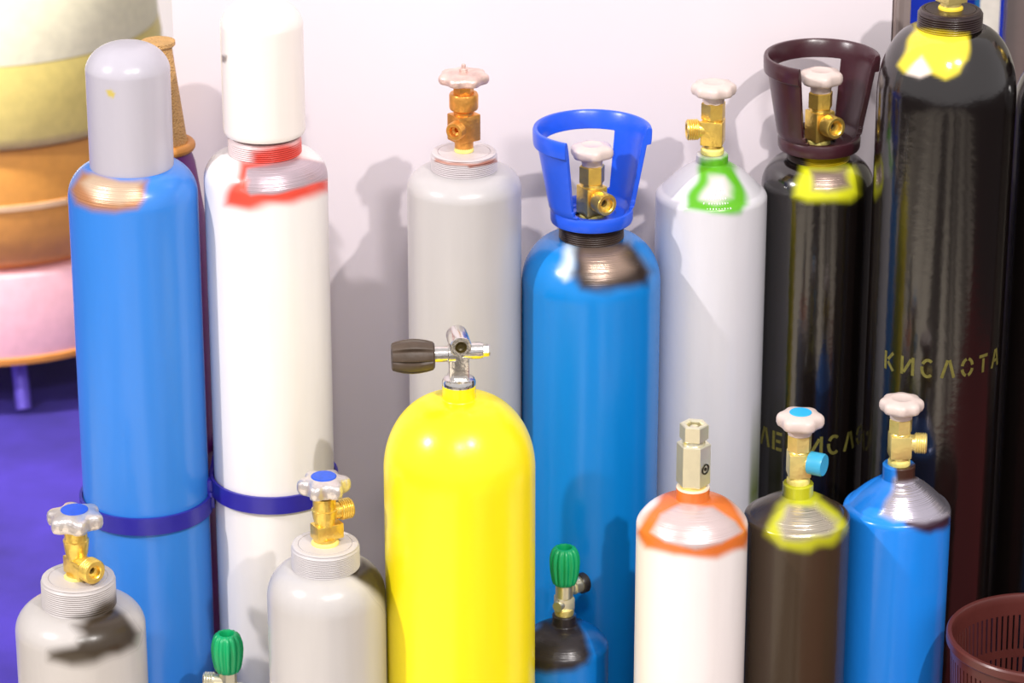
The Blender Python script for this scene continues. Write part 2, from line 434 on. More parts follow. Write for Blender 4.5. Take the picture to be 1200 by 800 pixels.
# blue cylinder under a domed cap
a = Cyl('gas_cylinder', 'tall blue gas cylinder with a plain domed grey cap, held by a band', 'gas cylinder', 156, 228, 152, 3.55, GB)
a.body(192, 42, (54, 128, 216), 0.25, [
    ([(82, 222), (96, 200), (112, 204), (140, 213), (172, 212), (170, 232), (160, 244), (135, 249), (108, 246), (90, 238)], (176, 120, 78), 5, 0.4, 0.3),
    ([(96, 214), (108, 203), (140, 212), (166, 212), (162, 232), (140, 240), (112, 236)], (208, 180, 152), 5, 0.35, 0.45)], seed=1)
a.ring(188, 196, 43, (150, 130, 120))
def bottle_cap(c, ybot, yedge, r, base, patches, dome=26):
    z0, z1, R = c.z(ybot), c.z(yedge), c.m(r)
    zd = c.z(yedge-dome)
    prof = [(0, z0+0.012), (R*0.86, z0+0.012), (R*0.86, z0), (R*0.97, z0), (R, z0+0.003)]
    prof += [(R, z) for z in np.linspace(z0+0.006, z1, 46)]
    for i in range(1, 21):
        a_ = i/20*math.pi/2
        prof.append((R*math.cos(a_)**0.75, z1+(zd-z1)*math.sin(a_)**1.25))
    prof[-1] = (0, zd)
    b = MB(); b.lathe(prof, 200)
    o = b.build('protective_cap', DARK, c.e, sharp=40)
    spray(o, base, 0.25, 0.0, patches, 5)
    return o
bottle_cap(a, 196, 80, 49, (182, 178, 188), [([(124, 106), (130, 105), (135, 110), (133, 115), (127, 113)], (196, 178, 96), 1.5)], 30)

# white cylinder under a straight cap
b_ = Cyl('gas_cylinder', 'tall white gas cylinder with a red sprayed shoulder under a straight white cap', 'gas cylinder', 311.5, 208, 145, 3.56, GB)
b_.body(178, 43, (236, 231, 229), 0.27, [
    ([(264, 240), (270, 218), (284, 190), (345, 186), (388, 196), (388, 224), (345, 236), (292, 244)], (226, 78, 62), 6),
    ([(282, 222), (290, 198), (345, 186), (388, 190), (388, 208), (356, 219), (318, 228), (294, 229)], (186, 168, 176), 3, 0.32, 0.5),
    ([(278, 222), (284, 205), (292, 212), (290, 228)], (214, 90, 70), 4)], seed=2)
b_.ring(158, 180, 43, (222, 206, 206), 0.35, [([(296, 178), (318, 172), (360, 162), (360, 200), (296, 200)], (208, 70, 58), 6)], n=9)
bottle_cap(b_, 154, 28, 48, (236, 228, 222), [([(260, 64), (266, 66), (265, 73), (260, 73)], (150, 140, 130), 1.2)], 30)

# steel bands around the two
band = thing('cylinder_clamp', 'navy steel double band clamping the capped blue and white cylinders', 'clamp', (0, 0, 0))
NAVY = mat('navy_lacquer', (44, 38, 150), 0.32, 0, 0.05)
for c, y, hh in ((a, 585, 19), (b_, 562, 19)):
    z1, z0 = c.z(y-hh/2.0), c.z(y+hh/2.0); r0, r1 = c.R+0.0012, c.R+0.0045
    q = MB(); q.lathe([(r0, z0), (r1, z0), (r1, z1), (r0, z1), (r0, z0)], 128, T(c.X, c.Y, 0))
    q.build('hoop', NAVY, band)
zz = (a.z(580)+b_.z(566))/2; mx_ = (a.X+a.R+b_.X-b_.R)/2
q = MB(); q.box(max(0.008, b_.X-b_.R-a.X-a.R-0.002), 0.012, 0.034, T(mx_, a.Y-0.004, zz), 0.001)
q.build('link', NAVY, band)
q = MB(); q.box(0.012, WALL_Y-a.Y-0.002, 0.012, T(mx_, (WALL_Y+a.Y)/2, zz), 0.001)
q.build('wall_strut', NAVY, band)
q = MB(); q.lathe([(0, 0), (0.0035, 0), (0.0035, 0.003), (0.002, 0.0045), (0, 0.0045)], 16, T(mx_, a.Y-0.0095, zz) @ Matrix.Rotation(math.pi/2, 4, 'X'))
q.build('rivet', NAVY, band)

# grey cylinder behind the diving tank
c = Cyl('gas_cylinder', 'tall grey gas cylinder with an old orange brass valve, behind the yellow tank', 'gas cylinder', 544, 220, 134, 3.56, GB)
c.body(197, 38, GREY, 0.28, [], seed=3)
c.ring(177, 197, 39, (200, 192, 194), 0.4, [
    ([(510, 186), (525, 190), (560, 192), (582, 184), (582, 188), (560, 195), (525, 193), (510, 189)], (172, 120, 104), 1.4),
    ([(548, 194), (584, 187), (584, 190), (550, 197)], (160, 100, 84), 1.2)], n=9)
v = c.block('valve_body', BRASS_OLD, 30, 26, 164, 133, 35)
c.stack('valve_stub', BRASS_OLD, [(10, 176), (11, 174), (11, 163)], v)
c.stack('thread_tape', TEFLON, [(10.5, 177.5), (11.5, 176), (11, 172), (9, 170)], v, 24)
c.stack('collar', BRASS_OLD, [(12, 133), (12, 130), (16.5, 127), (17, 125), (17, 111), (16, 109)], v)
c.hexnut('gland_nut', BRASS_OLD, 24, 110, 97, 10, v)
c.outlet(BRASS_OLD, -25, 147, 11, 8, 27, v, n=3)
c.wheel(ALU_WORN, 84, 99, 30, 7, 0.12, nut=5, rot=10)

# blue cylinder with blue guard
dd = Cyl('gas_cylinder', 'wide blue gas cylinder with a bright blue plastic valve guard', 'gas cylinder', 692.5, 330, 163, 3.57, GB)
dd.body(277, 37, (12, 128, 210), 0.24, [
    ([(664, 285), (680, 288), (676, 318), (662, 328), (655, 318)], (206, 222, 232), 6),
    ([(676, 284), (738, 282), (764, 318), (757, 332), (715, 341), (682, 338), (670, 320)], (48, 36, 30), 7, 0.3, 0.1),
    ([(684, 292), (722, 290), (740, 314), (720, 326), (700, 330), (686, 318)], (170, 146, 130), 9, 0.28, 0.7)], seed=4)
dd.ring(254, 277, 38, (58, 44, 36), 0.4, [], n=9)
v = standard_valve(dd, BRASS, 255, (250, 217, 214, 193), 27, 30, 30)
dd.outlet(BRASS, 32, 231, 13, 9, 33, v, n=0, hole=0.62, smooth_part=0.3)
dd.wheel(CREAM, 169, 186, 25.5, 6, 0.10, hub=(12, 193), rot=20)
dd.guard(BLUE_GUARD, 149, 258, 69, 46, (-28, 87), (153, 264), 15)

# grey cylinder with green patch
e = Cyl('gas_cylinder', 'tall light grey gas cylinder with a green sprayed frame around its stamped shoulder', 'gas cylinder', 833.5, 230, 131, 3.62, GB)
gp = [([(822, 180), (858, 180), (864, 200), (877, 240), (868, 249), (835, 251), (803, 246), (806, 230), (819, 204)], (92, 174, 30), 4),
      ([(832, 208), (848, 208), (855, 220), (859, 232), (838, 237), (821, 233), (825, 219)], (214, 204, 206), 5),
      ([(822, 172), (846, 172), (846, 187), (826, 186)], (222, 214, 216), 4),
      ([(880, 506), (890, 498), (890, 580), (879, 580), (874, 545)], (112, 124, 74), 3)]
e.body(190, 19.5, (216, 214, 220), 0.27, gp, cone=0.7, neck=(18.7, 180), seed=5)
random.seed(4)
st = MB()
for k, y in enumerate((214, 219, 225, 231, 237)):
    n = 7+k
    for i in range(n):
        if random.random() < 0.12: continue
        ph = math.radians((i-(n-1)/2)*3.1+2)
        # follow the shoulder surface: row -> height -> radius along the cone
        zz_ = e.z(y-6-k*1.8)
        t = (zz_-e.zt)/(e.z(190)-e.zt); t = min(max(t, 0.02), 0.98)
        best = None
        for j in range(0, 201):
            tt = j/200; a_ = tt*math.pi/2; rn = e.m(19.5)
            k_ = 0.7*min(1, tt*5)
            r_ = (rn+(e.R-rn)*math.cos(a_))*(1-k_)+(e.R+(rn-e.R)*tt)*k_
            z_ = (e.zt+(e.z(190)-e.zt)*math.sin(a_))*(1-k_)+(e.zt+(e.z(190)-e.zt)*tt)*k_
            if best is None or abs(z_-zz_) < best[0]: best = (abs(z_-zz_), r_, z_)
        r_, z_ = best[1], best[2]
        st.box(0.0012, 0.0012, 0.0022 if random.random() < 0.7 else 0.001, T(r_*math.sin(ph), -r_*math.cos(ph), z_) @ RZ(math.degrees(ph)) @ Matrix.Rotation(math.radians(-55), 4, 'X'))
st.build('stamped_marks', mat('stamped_metal', (246, 240, 240), 0.3, 0.2), e.e)
v = standard_valve(e, BRASS, 178, (168, 140, 139, 119), 26, -12, -90)
e.outlet(BRASS, -84, 151, 12.5, 9, 31, v, n=5, hole=0.55)
e.wheel(CREAM, 96, 113, 26.5, 8, 0.08, hub=(12.5, 120), rot=0)

# black cylinder with maroon guard
f = Cyl('gas_cylinder', 'black gas cylinder with a dark maroon valve guard and a yellow shoulder patch', 'gas cylinder', 958, 216, 131, 3.655, GB)
BLACKP = (18, 13, 12)
f.body(184, 36.5, BLACKP, 0.15, [
    ([(940, 194), (1002, 194), (1008, 228), (996, 234), (946, 236), (930, 230)], (214, 216, 36), 6),
    ([(951, 200), (990, 198), (997, 219), (970, 224), (953, 222)], (156, 134, 122), 5, 0.32, 0.5)], seed=6, spec=1.0)
f.ring(168, 184, 37, (40, 30, 26), 0.35, [([(944, 180), (1000, 180), (1000, 206), (944, 206)], (172, 150, 14), 5)], n=8)
v = standard_valve(f, BRASS, 168, (163, 129, 126, 107), 26, 30, 30)
f.outlet(BRASS, 32, 142, 13, 9, 32, v, n=0, hole=0.62, smooth_part=0.3)
f.wheel(CREAM, 82, 100, 25.5, 6, 0.10, hub=(12, 107), rot=20)
f.guard(MAROON_GUARD, 64, 172, 67.5, 46, (-27, 87), (153, 264), 15)

# big black cylinder
g = Cyl('gas_cylinder', 'widest black gas cylinder with a yellow patch on its domed shoulder', 'gas cylinder', 1109, 112, 163, 3.575, GB)
g.body(32, 37, BLACKP, 0.15, [
    ([(1072, 30), (1136, 30), (1134, 70), (1124, 84), (1108, 92), (1092, 84), (1076, 84), (1060, 84), (1053, 76), (1062, 58)], (242, 222, 62), 4),
    ([(1080, 66), (1089, 84), (1078, 90), (1064, 86)], (248, 232, 222), 4)], seed=7, spec=1.0)
g.ring(10, 32, 38, (44, 30, 30), 0.3, [([(1074, 34), (1136, 38), (1136, 60), (1074, 50)], (170, 150, 20), 3)], n=8, top_round=0.003)
v = standard_valve(g, BRASS_PALE, 12, (2, -27, -30, -48), 28, 30, 30, mat('yellow_collar', (236, 208, 60), 0.4))
g.outlet(BRASS, 90, -12, 12, 9, 31, v)
g.wheel(CREAM, -72, -55, 26, 6, 0.1, hub=(12, -48))

# black cylinder at the frame's edge
h = Cyl('gas_cylinder', 'plain black gas cylinder standing beside the widest black cylinder near a grey post', 'gas cylinder', 1262, 130, 150, 3.62, GB)
h.body(70, 37, BLACKP, 0.2, [], seed=8, spec=1.0)
h.ring(48, 70, 37, (40, 32, 30), 0.35)
v = standard_valve(h, BRASS, 50, (40, 12, 10, -8), 27, 30, 30)
h.outlet(BRASS, 90, 26, 12, 9, 31, v)
h.wheel(CREAM, -34, -16, 26, 6, 0.1, hub=(12, -8))

# stencilled gas name on the two black cylinders
def arc(cx, cy, rx, ry, a0, a1, n=6): return [(cx+rx*math.cos(math.radians(a0+(a1-a0)*i/n)), cy+ry*math.sin(math.radians(a0+(a1-a0)*i/n))) for i in range(n+1)]
GLYPH = {
 'У': [[(0, 1), (.3, .5)], [(.62, 1), (.14, 0)]], 'Г': [[(0, 0), (0, 1)], [(.16, .92), (.5, .92)]],
 'Л': [[(0, 0), (.28, .98)], [(.38, .98), (.64, 0)]], 'Е': [[(0, 0), (0, 1)], [(.16, .92), (.5, .92)], [(.16, .5), (.44, .5)], [(.16, .08), (.5, .08)]],
 'К': [[(0, 0), (0, 1)], [(.17, .58), (.5, 1)], [(.17, .46), (.52, 0)]], 'И': [[(0, 0), (0, 1)], [(.1, .12), (.5, .88)], [(.6, 0), (.6, 1)]],
 'С': [arc(.32, .5, .3, .46, 50, 150), arc(.32, .5, .3, .46, 170, 310)],
 'О': [arc(.32, .5, .3, .46, q+12, q+78) for q in (0, 90, 180, 270)],
 'Т': [[(0, .92), (.6, .92)], [(.3, 0), (.3, .78)]], 'А': [[(0, 0), (.28, .98)], [(.38, .98), (.64, 0)], [(.22, .36), (.44, .36)]]}
def stencil(cy, word, ph0, pitch, yaxis, hpx):
    zc = cy.z(yaxis); hh = cy.m(hpx); r = cy.R+0.0004; b = MB(); tk = 0.16
    for i, ch in enumerate(word):
        pc = math.radians(ph0+pitch*i)
        for pl in GLYPH[ch]:
            pts = []
            for (x0, y0), (x1, y1) in zip(pl[:-1], pl[1:]):
                for k in range(4): pts.append((x0+(x1-x0)*k/4, y0+(y1-y0)*k/4))
            pts.append(pl[-1])
            vs = []
            for k, (x, y) in enumerate(pts):
                p0, p1 = pts[max(0, k-1)], pts[min(len(pts)-1, k+1)]
                tx, ty = p1[0]-p0[0], p1[1]-p0[1]; l = math.hypot(tx, ty) or 1
                for sgn in (-1, 1):
                    u = x-sgn*ty/l*tk/2-0.31; w = y+sgn*tx/l*tk/2-0.5
                    ph = pc+u*hh/r
                    for rr in (r-0.0003, r): vs.append((rr*math.sin(ph), -rr*math.cos(ph), zc+w*hh))
            fs = []
            for k in range(len(pts)-1):
                o = 4*k
                fs += [[o+1, o+3, o+7, o+5], [o, o+4, o+6, o+2], [o, o+1, o+5, o+4], [o+2, o+6, o+7, o+3]]
            fs += [[0, 2, 3, 1], [len(vs)-4, len(vs)-3, len(vs)-1, len(vs)-2]]
            b.add(vs, fs)
    o = b.build('stencil_lettering', STENCIL, cy.e); o['label'] = 'faded yellow stencilled lettering'
stencil(g, 'КИСЛОТА', 5-17*3, 17, 402, 23)
stencil(f, 'УГЛЕКИСЛОТА', -38-20*3, 20, 497, 24)

# ================================================================== the front row
GF = 'smaller cylinders in front'
def aluminium_valve(c, yb, rows, w, phi, blockside):
    """valve with a turned bonnet tapering into a cross block; rows = (block bottom, block top, bonnet bottom, bonnet shoulder, bonnet top)"""
    b0, b1, s0, s1, s2 = rows
    v = c.block('valve_body', BRASS, w*1.25, w*0.8, b0, b1, phi+90, (blockside*w*0.1, 0))
    c.stack('bonnet', BRASS, [(w*.42, b1+2), (w*.42, s0), (w*.5, s0-6), (w*.56, s1), (w*.56, s1-2), (w*.5, s1-3), (w*.5, s2)], v)
    c.stack('valve_stub', BRASS, [(w*.5, yb+1), (w*.52, yb), (w*.5, b0-1)], v)
    c.stack('thread_tape', TEFLON, [(w*.56, yb+1.5), (w*.62, yb), (w*.6, yb-4), (w*.5, yb-6)], v, 20)
    return v
# grey, blue disc, black shoulder patch
k1 = Cyl('gas_cylinder', 'grey cylinder with a black sprayed shoulder patch and a blue-centred silver handwheel', 'gas cylinder', 94.5, 735, 152, 3.37, GF)
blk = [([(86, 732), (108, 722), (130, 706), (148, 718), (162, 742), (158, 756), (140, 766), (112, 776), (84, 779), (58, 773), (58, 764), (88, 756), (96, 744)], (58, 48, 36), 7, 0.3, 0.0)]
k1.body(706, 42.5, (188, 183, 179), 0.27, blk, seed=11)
k1.ring(675, 707, 43.5, (192, 186, 184), 0.4, [([(76, 728), (100, 720), (128, 702), (140, 690), (140, 730), (80, 735)], (70, 58, 44), 6)], n=13)
v = aluminium_valve(k1, 678, (671, 652, 652, 634, 620), 27, 40, -1)
k1.outlet(BRASS, 42, 659, 15, 8, 36, v, n=4, hole=0.5, smooth_part=0.45)
k1.wheel(ALU, 597, 620, 34, 6, 0.24, disc=BLUE_DISC, drad=0.47, rot=12)
# grey, blue disc, outlet turned away
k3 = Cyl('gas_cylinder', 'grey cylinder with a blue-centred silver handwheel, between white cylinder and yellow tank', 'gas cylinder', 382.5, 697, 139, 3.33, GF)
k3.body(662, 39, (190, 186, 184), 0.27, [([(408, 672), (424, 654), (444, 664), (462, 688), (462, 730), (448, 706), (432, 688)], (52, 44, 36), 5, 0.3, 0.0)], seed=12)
k3.ring(636, 662, 40, (196, 191, 191), 0.4, [], n=13)
v = aluminium_valve(k3, 638, (630, 613, 613, 598, 582), 27, 120, -1)
k3.outlet(BRASS, 118, 601, 12.5, 6, 34, v, n=5, hole=0.5, smooth_part=0.45)
k3.wheel(ALU, 558, 580, 31.5, 6, 0.24, disc=BLUE_DISC, drad=0.47, rot=-10)

# yellow diving tank
k4 = Cyl('scuba_tank', 'bright yellow scuba tank with a chrome crossbar valve and brown rubber knob', 'scuba tank', 538.5, 548, 178, 3.355)
k4.body(466, 20.5, (250, 230, 24), 0.27, [], neck=(19.6, 449), seed=13)
vz = k4.z
v = MB()
v.lathe([(0, vz(450)), (k4.m(19.5), vz(450)), (k4.m(19.5), vz(446)), (k4.m(18), vz(443)), (k4.m(12), vz(440)), (0, vz(440))], 48)
hpost = vz(400)-vz(447)
v.box(k4.m(23), k4.m(17), hpost, T(0, 0, (vz(400)+vz(447))/2) @ RZ(6), 0.002)
v.box(k4.m(25), k4.m(30), k4.m(7), T(0, 0, vz(444)) @ RZ(6), 0.002)
v = v.build('valve_body', CHROME, k4.e)
q = MB(); R0 = k4.m(12.5)
q.lathe([(0, -k4.m(20)), (R0*0.85, -k4.m(20)), (R0, -k4.m(18)), (R0, k4.m(20)), (R0*0.94, k4.m(21.5)), (R0*0.8, k4.m(21.5)), (R0*0.78, k4.m(20.6)), (R0*0.72, k4.m(20.6)), (R0*0.7, k4.m(21.5)), (R0*0.55, k4.m(21.5)), (R0*0.5, k4.m(17)), (R0*0.3, k4.m(16)), (0, k4.m(16))], 48, aim(8, vz(399)))
o1 = q.build('outlet', CHROME, v)
q = MB(); q.lathe([(0, k4.m(16.1)), (R0*0.42, k4.m(16.6)), (R0*0.46, k4.m(19)), (R0*0.52, k4.m(21.2)), (R0*0.56, k4.m(21.6)), (R0*0.5, k4.m(21.7)), (R0*0.4, k4.m(18.6)), (R0*0.25, k4.m(17.4)), (0, k4.m(17.4))], 32, aim(8, vz(399)))
q.build('seal', mat('seal_ring', (70, 58, 20), 0.4, 0.3), v)
def cross(name, m, phi, spec, y, seg=40, mod=None, parent=v):
    q = MB(); q.lathe([(k4.m(r), k4.m(l)) for r, l in spec], seg, aim(phi, vz(y)), mod=mod)
    return q.build(name, m, parent, sharp=35)
cross('crossbar', CHROME, -86, [(0, 4), (11, 4), (11, 12), (9.5, 13), (9.5, 30), (8, 32), (8, 40), (0, 40)], 414)
cross('crossbar', CHROME, 94, [(0, 4), (10, 4), (10, 24), (9, 27), (9, 28), (0, 28)], 411)
cross('bonnet_nut', CHROME, 94, [(0, 27), (7, 27), (7.5, 29), (7.5, 34), (6.5, 36), (0, 36)], 411, 6)
kn = [(0, 28), (14, 28), (16.5, 30), (18.5, 37), (20, 46), (20.5, 54), (19.5, 64), (17.5, 73), (16, 77), (14, 78), (8, 78), (7, 76), (6.5, 70), (0, 70)]
wk = [0, 0, .3, .7, 1, 1, 1, .6, .2, 0, 0, 0, 0, 0]
def kmod(t, k):
    q = max(0.0, math.cos(8*t+0.4))**6
    return 1-0.17*wk[k]*q
cross('rubber_knob', RUBBER, -86, kn, 416, 128, kmod, k4.e)

# small cylinders with green knobs
def green_knob(c, ybot, ytop, r, ribs=13):
    z0, z1, R = c.z(ybot), c.z(ytop), c.m(r); h_ = z1-z0
    prof = [(0, z0), (R*.62, z0), (R*.76, z0+h_*.04), (R*.86, z0+h_*.15), (R*.96, z0+h_*.38), (R, z0+h_*.6), (R*.97, z0+h_*.76), (R*.86, z0+h_*.9), (R*.7, z0+h_*.98), (R*.56, z1), (R*.47, z1), (R*.43, z1-h_*.04), (R*.40, z1-h_*.2), (0, z1-h_*.2)]
    w = [0, .2, .6, 1, 1, 1, 1, 1, .8, .3, 0, 0, 0, 0]
    def mod(t, k): return 1-0.13*w[k]*(0.5-0.5*math.cos(ribs*t))**1.5
    b = MB(); b.lathe(prof, ribs*16, mod=mod)
    return b.build('green_knob', GREEN_PL, c.e, sharp=50)
k5 = Cyl('gas_cylinder', 'small blue cylinder with a green ribbed knob and a black sprayed shoulder', 'gas cylinder', 661, 756, 104, 3.43, GF)
k5.body(731, 15, (8, 118, 205), 0.27, [
    ([(640, 716), (682, 716), (682, 735), (692, 766), (689, 778), (672, 785), (640, 788), (612, 782), (620, 745)], (44, 38, 40), 5, 0.28, 0.15)], cone=0.35, neck=(14, 719), seed=14)
v = k5.block('valve_body', NICKEL, 20, 18, 712, 698, 20)
k5.stack('valve_stub', BRASS_PALE, [(11, 719), (11.5, 717), (11.5, 712), (9, 710)], v)
k5.stack('stem', NICKEL, [(9, 700), (10.5, 698), (10.5, 683)], v)
k5.outlet(NICKEL, 128, 690, 10, 5, 24, v, n=0, hole=0)
q = MB(); q.lathe([(0, k5.m(22)), (k5.m(11.5), k5.m(22)), (k5.m(12), k5.m(23)), (k5.m(12), k5.m(30)), (k5.m(10.5), k5.m(31.5)), (0, k5.m(31.5))], 32, aim(128, k5.z(690)))
q.build('outlet_cap', BLACK_PL, v)
k5.outlet(NICKEL, -35, 706, 6.5, 4, 15, v, n=0, hole=0, name='burst_disc')
green_knob(k5, 684, 641, 18)
k2 = Cyl('gas_cylinder', 'small cylinder with a green ribbed knob in front of white cylinder', 'gas cylinder', 270, 868, 104, 3.41, GF)
k2.body(843, 15, (8, 118, 205), 0.27, [], cone=0.35, neck=(14, 831), seed=15)
v = k2.block('valve_body', NICKEL, 20, 18, 824, 800, 0)
k2.stack('valve_stub', BRASS_PALE, [(11, 831), (11.5, 829), (11.5, 822), (9, 820)], v)
k2.hexnut('stem', NICKEL, 21, 802, 785, 20, v)
k2.outlet(NICKEL, -95, 797, 9.5, 5, 29, v, n=4, hole=0.55, smooth_part=0.45)
k2.outlet(NICKEL, 85, 806, 7, 5, 17, v, n=0, hole=0, name='burst_disc')
green_knob(k2, 786, 742, 19)

# white with orange shoulder
k6 = Cyl('gas_cylinder', 'small white cylinder with an orange-framed bare shoulder and hexagonal nickel valve', 'gas cylinder', 811, 614, 131, 3.322, GF)
k6.body(584, 21, (240, 234, 232), 0.27, [
    ([(744, 624), (760, 600), (786, 566), (842, 566), (872, 606), (880, 626), (872, 642), (840, 653), (790, 651), (756, 642)], (222, 118, 52), 4.5),
    ([(763, 623), (774, 602), (798, 591), (836, 593), (862, 611), (869, 622), (846, 637), (815, 643), (780, 635)], (214, 194, 192), 3.5, 0.34, 0.45)], cone=0.25, neck=(19.6, 570), seed=16)
r6 = MB(); r6.lathe([(k6.m(15), k6.z(571)), (k6.m(19.4), k6.z(571)), (k6.m(19.4), k6.z(569.4)), (k6.m(15), k6.z(569.4)), (k6.m(15), k6.z(571))], 64)
r6.build('neck_rim', mat('ivory_enamel', (244, 232, 210), 0.4), k6.e)
v = k6.hexnut('valve_body', NICKEL, 40, 566, 518, 50)
k6.stack('valve_stub', BRASS_PALE, [(15, 571), (15.5, 569), (15, 565)], v)
k6.stack('groove', NICKEL, [(14, 519), (13, 517), (13, 513)], v)
q = MB(); r0 = k6.m(17); z0, z1 = k6.z(514), k6.z(496)
q.lathe([(0, z0), (r0*.9, z0), (r0, z0+.001), (r0, z1-.001), (r0*.92, z1), (r0*.66, z1), (r0*.6, z1-.002), (r0*.58, z1-.010), (0, z1-.010)], 6, rot=math.radians(50))
tn = q.build('top_nut', NICKEL, v, sharp=20)
q = MB(); q.lathe([(0, z1-.0099), (r0*.3, z1-.0099), (r0*.28, z1-.003), (r0*.18, z1-.0025), (0, z1-.0025)], 24)
q.build('inner_pin', NICKEL, v)
q = MB(); z = k6.z(545); r1 = k6.m(6.5)
q.lathe([(0, k6.m(14)), (r1, k6.m(14)), (r1, k6.m(18.3)), (r1*.8, k6.m(18.6)), (r1*.7, k6.m(17.2)), (r1*.35, k6.m(17.2)), (r1*.3, k6.m(18.2)), (0, k6.m(18.2))], 32, aim(50, z))
q.build('port_plug', mat('dark_plug', (58, 56, 44), 0.35, 0.6), v)

# olive with yellow shoulder
k7 = Cyl('gas_cylinder', 'small dark olive cylinder with a yellow-edged bare shoulder and cyan outlet cap', 'gas cylinder', 934, 605, 124, 3.365, GF)
k7.body(580, 19.5, (64, 50, 36), 0.24, [
    ([(918, 555), (960, 555), (962, 584), (982, 600), (992, 618), (985, 632), (950, 645), (915, 641), (897, 626), (904, 604), (918, 586)], (188, 190, 36), 6),
    ([(925, 594), (956, 592), (979, 611), (981, 621), (950, 632), (920, 630), (911, 613)], (196, 186, 168), 5, 0.28, 0.8)], cone=0.75, neck=(18, 565), seed=17)
v = standard_valve(k7, BRASS_PALE, 564, (556, 529, 527, 508), 26, 5, 90)
k7.outlet(BRASS_PALE, 62, 539, 11, 9, 20, v, n=0, hole=0)
q = MB(); q.lathe([(0, k7.m(14)), (k7.m(13.5), k7.m(14)), (k7.m(13.5), k7.m(30)), (k7.m(12.5), k7.m(32)), (0, k7.m(32))], 40, aim(62, k7.z(539)))
q.build('outlet_cap', CYAN_CAP, v)
k7.wheel(CREAM, 483, 502, 28, 6, 0.12, disc=CYAN_DISC, drad=0.46, hub=(14, 508), rot=8)

# blue with bare metal shoulder
k8 = Cyl('gas_cylinder', 'small blue cylinder with a half bare brushed-metal shoulder, beside the wastebasket', 'gas cylinder', 1051, 596, 126, 3.412, GF)
k8.body(560, 20, (30, 136, 238), 0.22, [
    ([(1056, 606), (1116, 590), (1116, 617), (1090, 624), (1062, 618)], (58, 36, 52), 4, 0.3, 0.1),
    ([(1048, 562), (1074, 552), (1096, 568), (1116, 588), (1116, 603), (1086, 611), (1048, 610), (1032, 602), (1042, 580)], (206, 200, 214), 4, 0.26, 0.9),
    ([(1050, 546), (1076, 540), (1076, 562), (1052, 564)], (70, 44, 34), 3, 0.3, 0.2)], cone=0.75, neck=(19, 543), seed=18)
v = standard_valve(k8, BRASS_PALE, 543, (534, 508, 506, 489), 25, 4, 90)
k8.outlet(BRASS_PALE, 84, 518, 12.5, 9, 31, v, n=5, hole=0.55)
k8.wheel(CREAM, 466, 483, 26, 8, 0.08, hub=(13, 489), rot=4)

# ================================================================== wastebasket
BY = 3.30; bz = zat(742, BY); bR = 106/F*depth(BY, bz); bX = xat(1219, BY, bz)
bk = thing('wastebasket', 'dark plastic wastebasket with slotted sides beside the small blue cylinder', 'wastebasket', (bX, BY, 0))
BASK = mat('smoked_plastic', (88, 42, 38), 0.3, 0, 0.05)
N = 264; th = 0.0022
zs = [0.004, 0.03, 0.045, 0.115, 0.13, 0.205, 0.22, bz-0.075, bz-0.066, bz-0.024, bz-0.010, bz-0.004]
vs, fs, idx = [], [], {}
def brad(z): return bR*(0.80+0.19*z/bz)
def BV(i, k, o):
    i %= N
    if (i, k, o) not in idx:
        a_ = 2*math.pi*i/N; r = brad(zs[k])-(0 if o else th)
        idx[(i, k, o)] = len(vs); vs.append((r*math.cos(a_), r*math.sin(a_), zs[k]))
    return idx[(i, k, o)]
def bsol(i, k):
    return not (k in (2, 4, 6, 8) and (i % N) % 3 == 0)
K = len(zs)-1
for i in range(N):
    for k in range(K):
        if not bsol(i, k): continue
        fs.append([BV(i, k, 1), BV(i+1, k, 1), BV(i+1, k+1, 1), BV(i, k+1, 1)])
        fs.append([BV(i, k, 0), BV(i, k+1, 0), BV(i+1, k+1, 0), BV(i+1, k, 0)])
        if not bsol(i-1, k): fs.append([BV(i, k, 1), BV(i, k+1, 1), BV(i, k+1, 0), BV(i, k, 0)])
        if not bsol(i+1, k): fs.append([BV(i+1, k, 1), BV(i+1, k, 0), BV(i+1, k+1, 0), BV(i+1, k+1, 1)])
        if k == 0 or not bsol(i, k-1): fs.append([BV(i, k, 1), BV(i, k, 0), BV(i+1, k, 0), BV(i+1, k, 1)])
        if k == K-1 or not bsol(i, k+1): fs.append([BV(i, k+1, 1), BV(i+1, k+1, 1), BV(i+1, k+1, 0), BV(i, k+1, 0)])
q = MB(); q.add(vs, fs); q.build('basket_wall', BASK, bk, sharp=40)
q = MB(); r = brad(bz-0.01)
q.lathe([(r-th, bz-0.012), (r+0.003, bz-0.012), (r+0.0045, bz-0.010), (r+0.0045, bz-0.002), (r+0.003, bz), (r-0.001, bz), (r-th, bz-0.002), (r-th, bz-0.012)], 128)
q.build('rim', BASK, bk)
q = MB(); r = brad(0.004); q.lathe([(0, 0), (r, 0), (r, 0.004), (0, 0.004)], 96); q.build('base', BASK, bk)

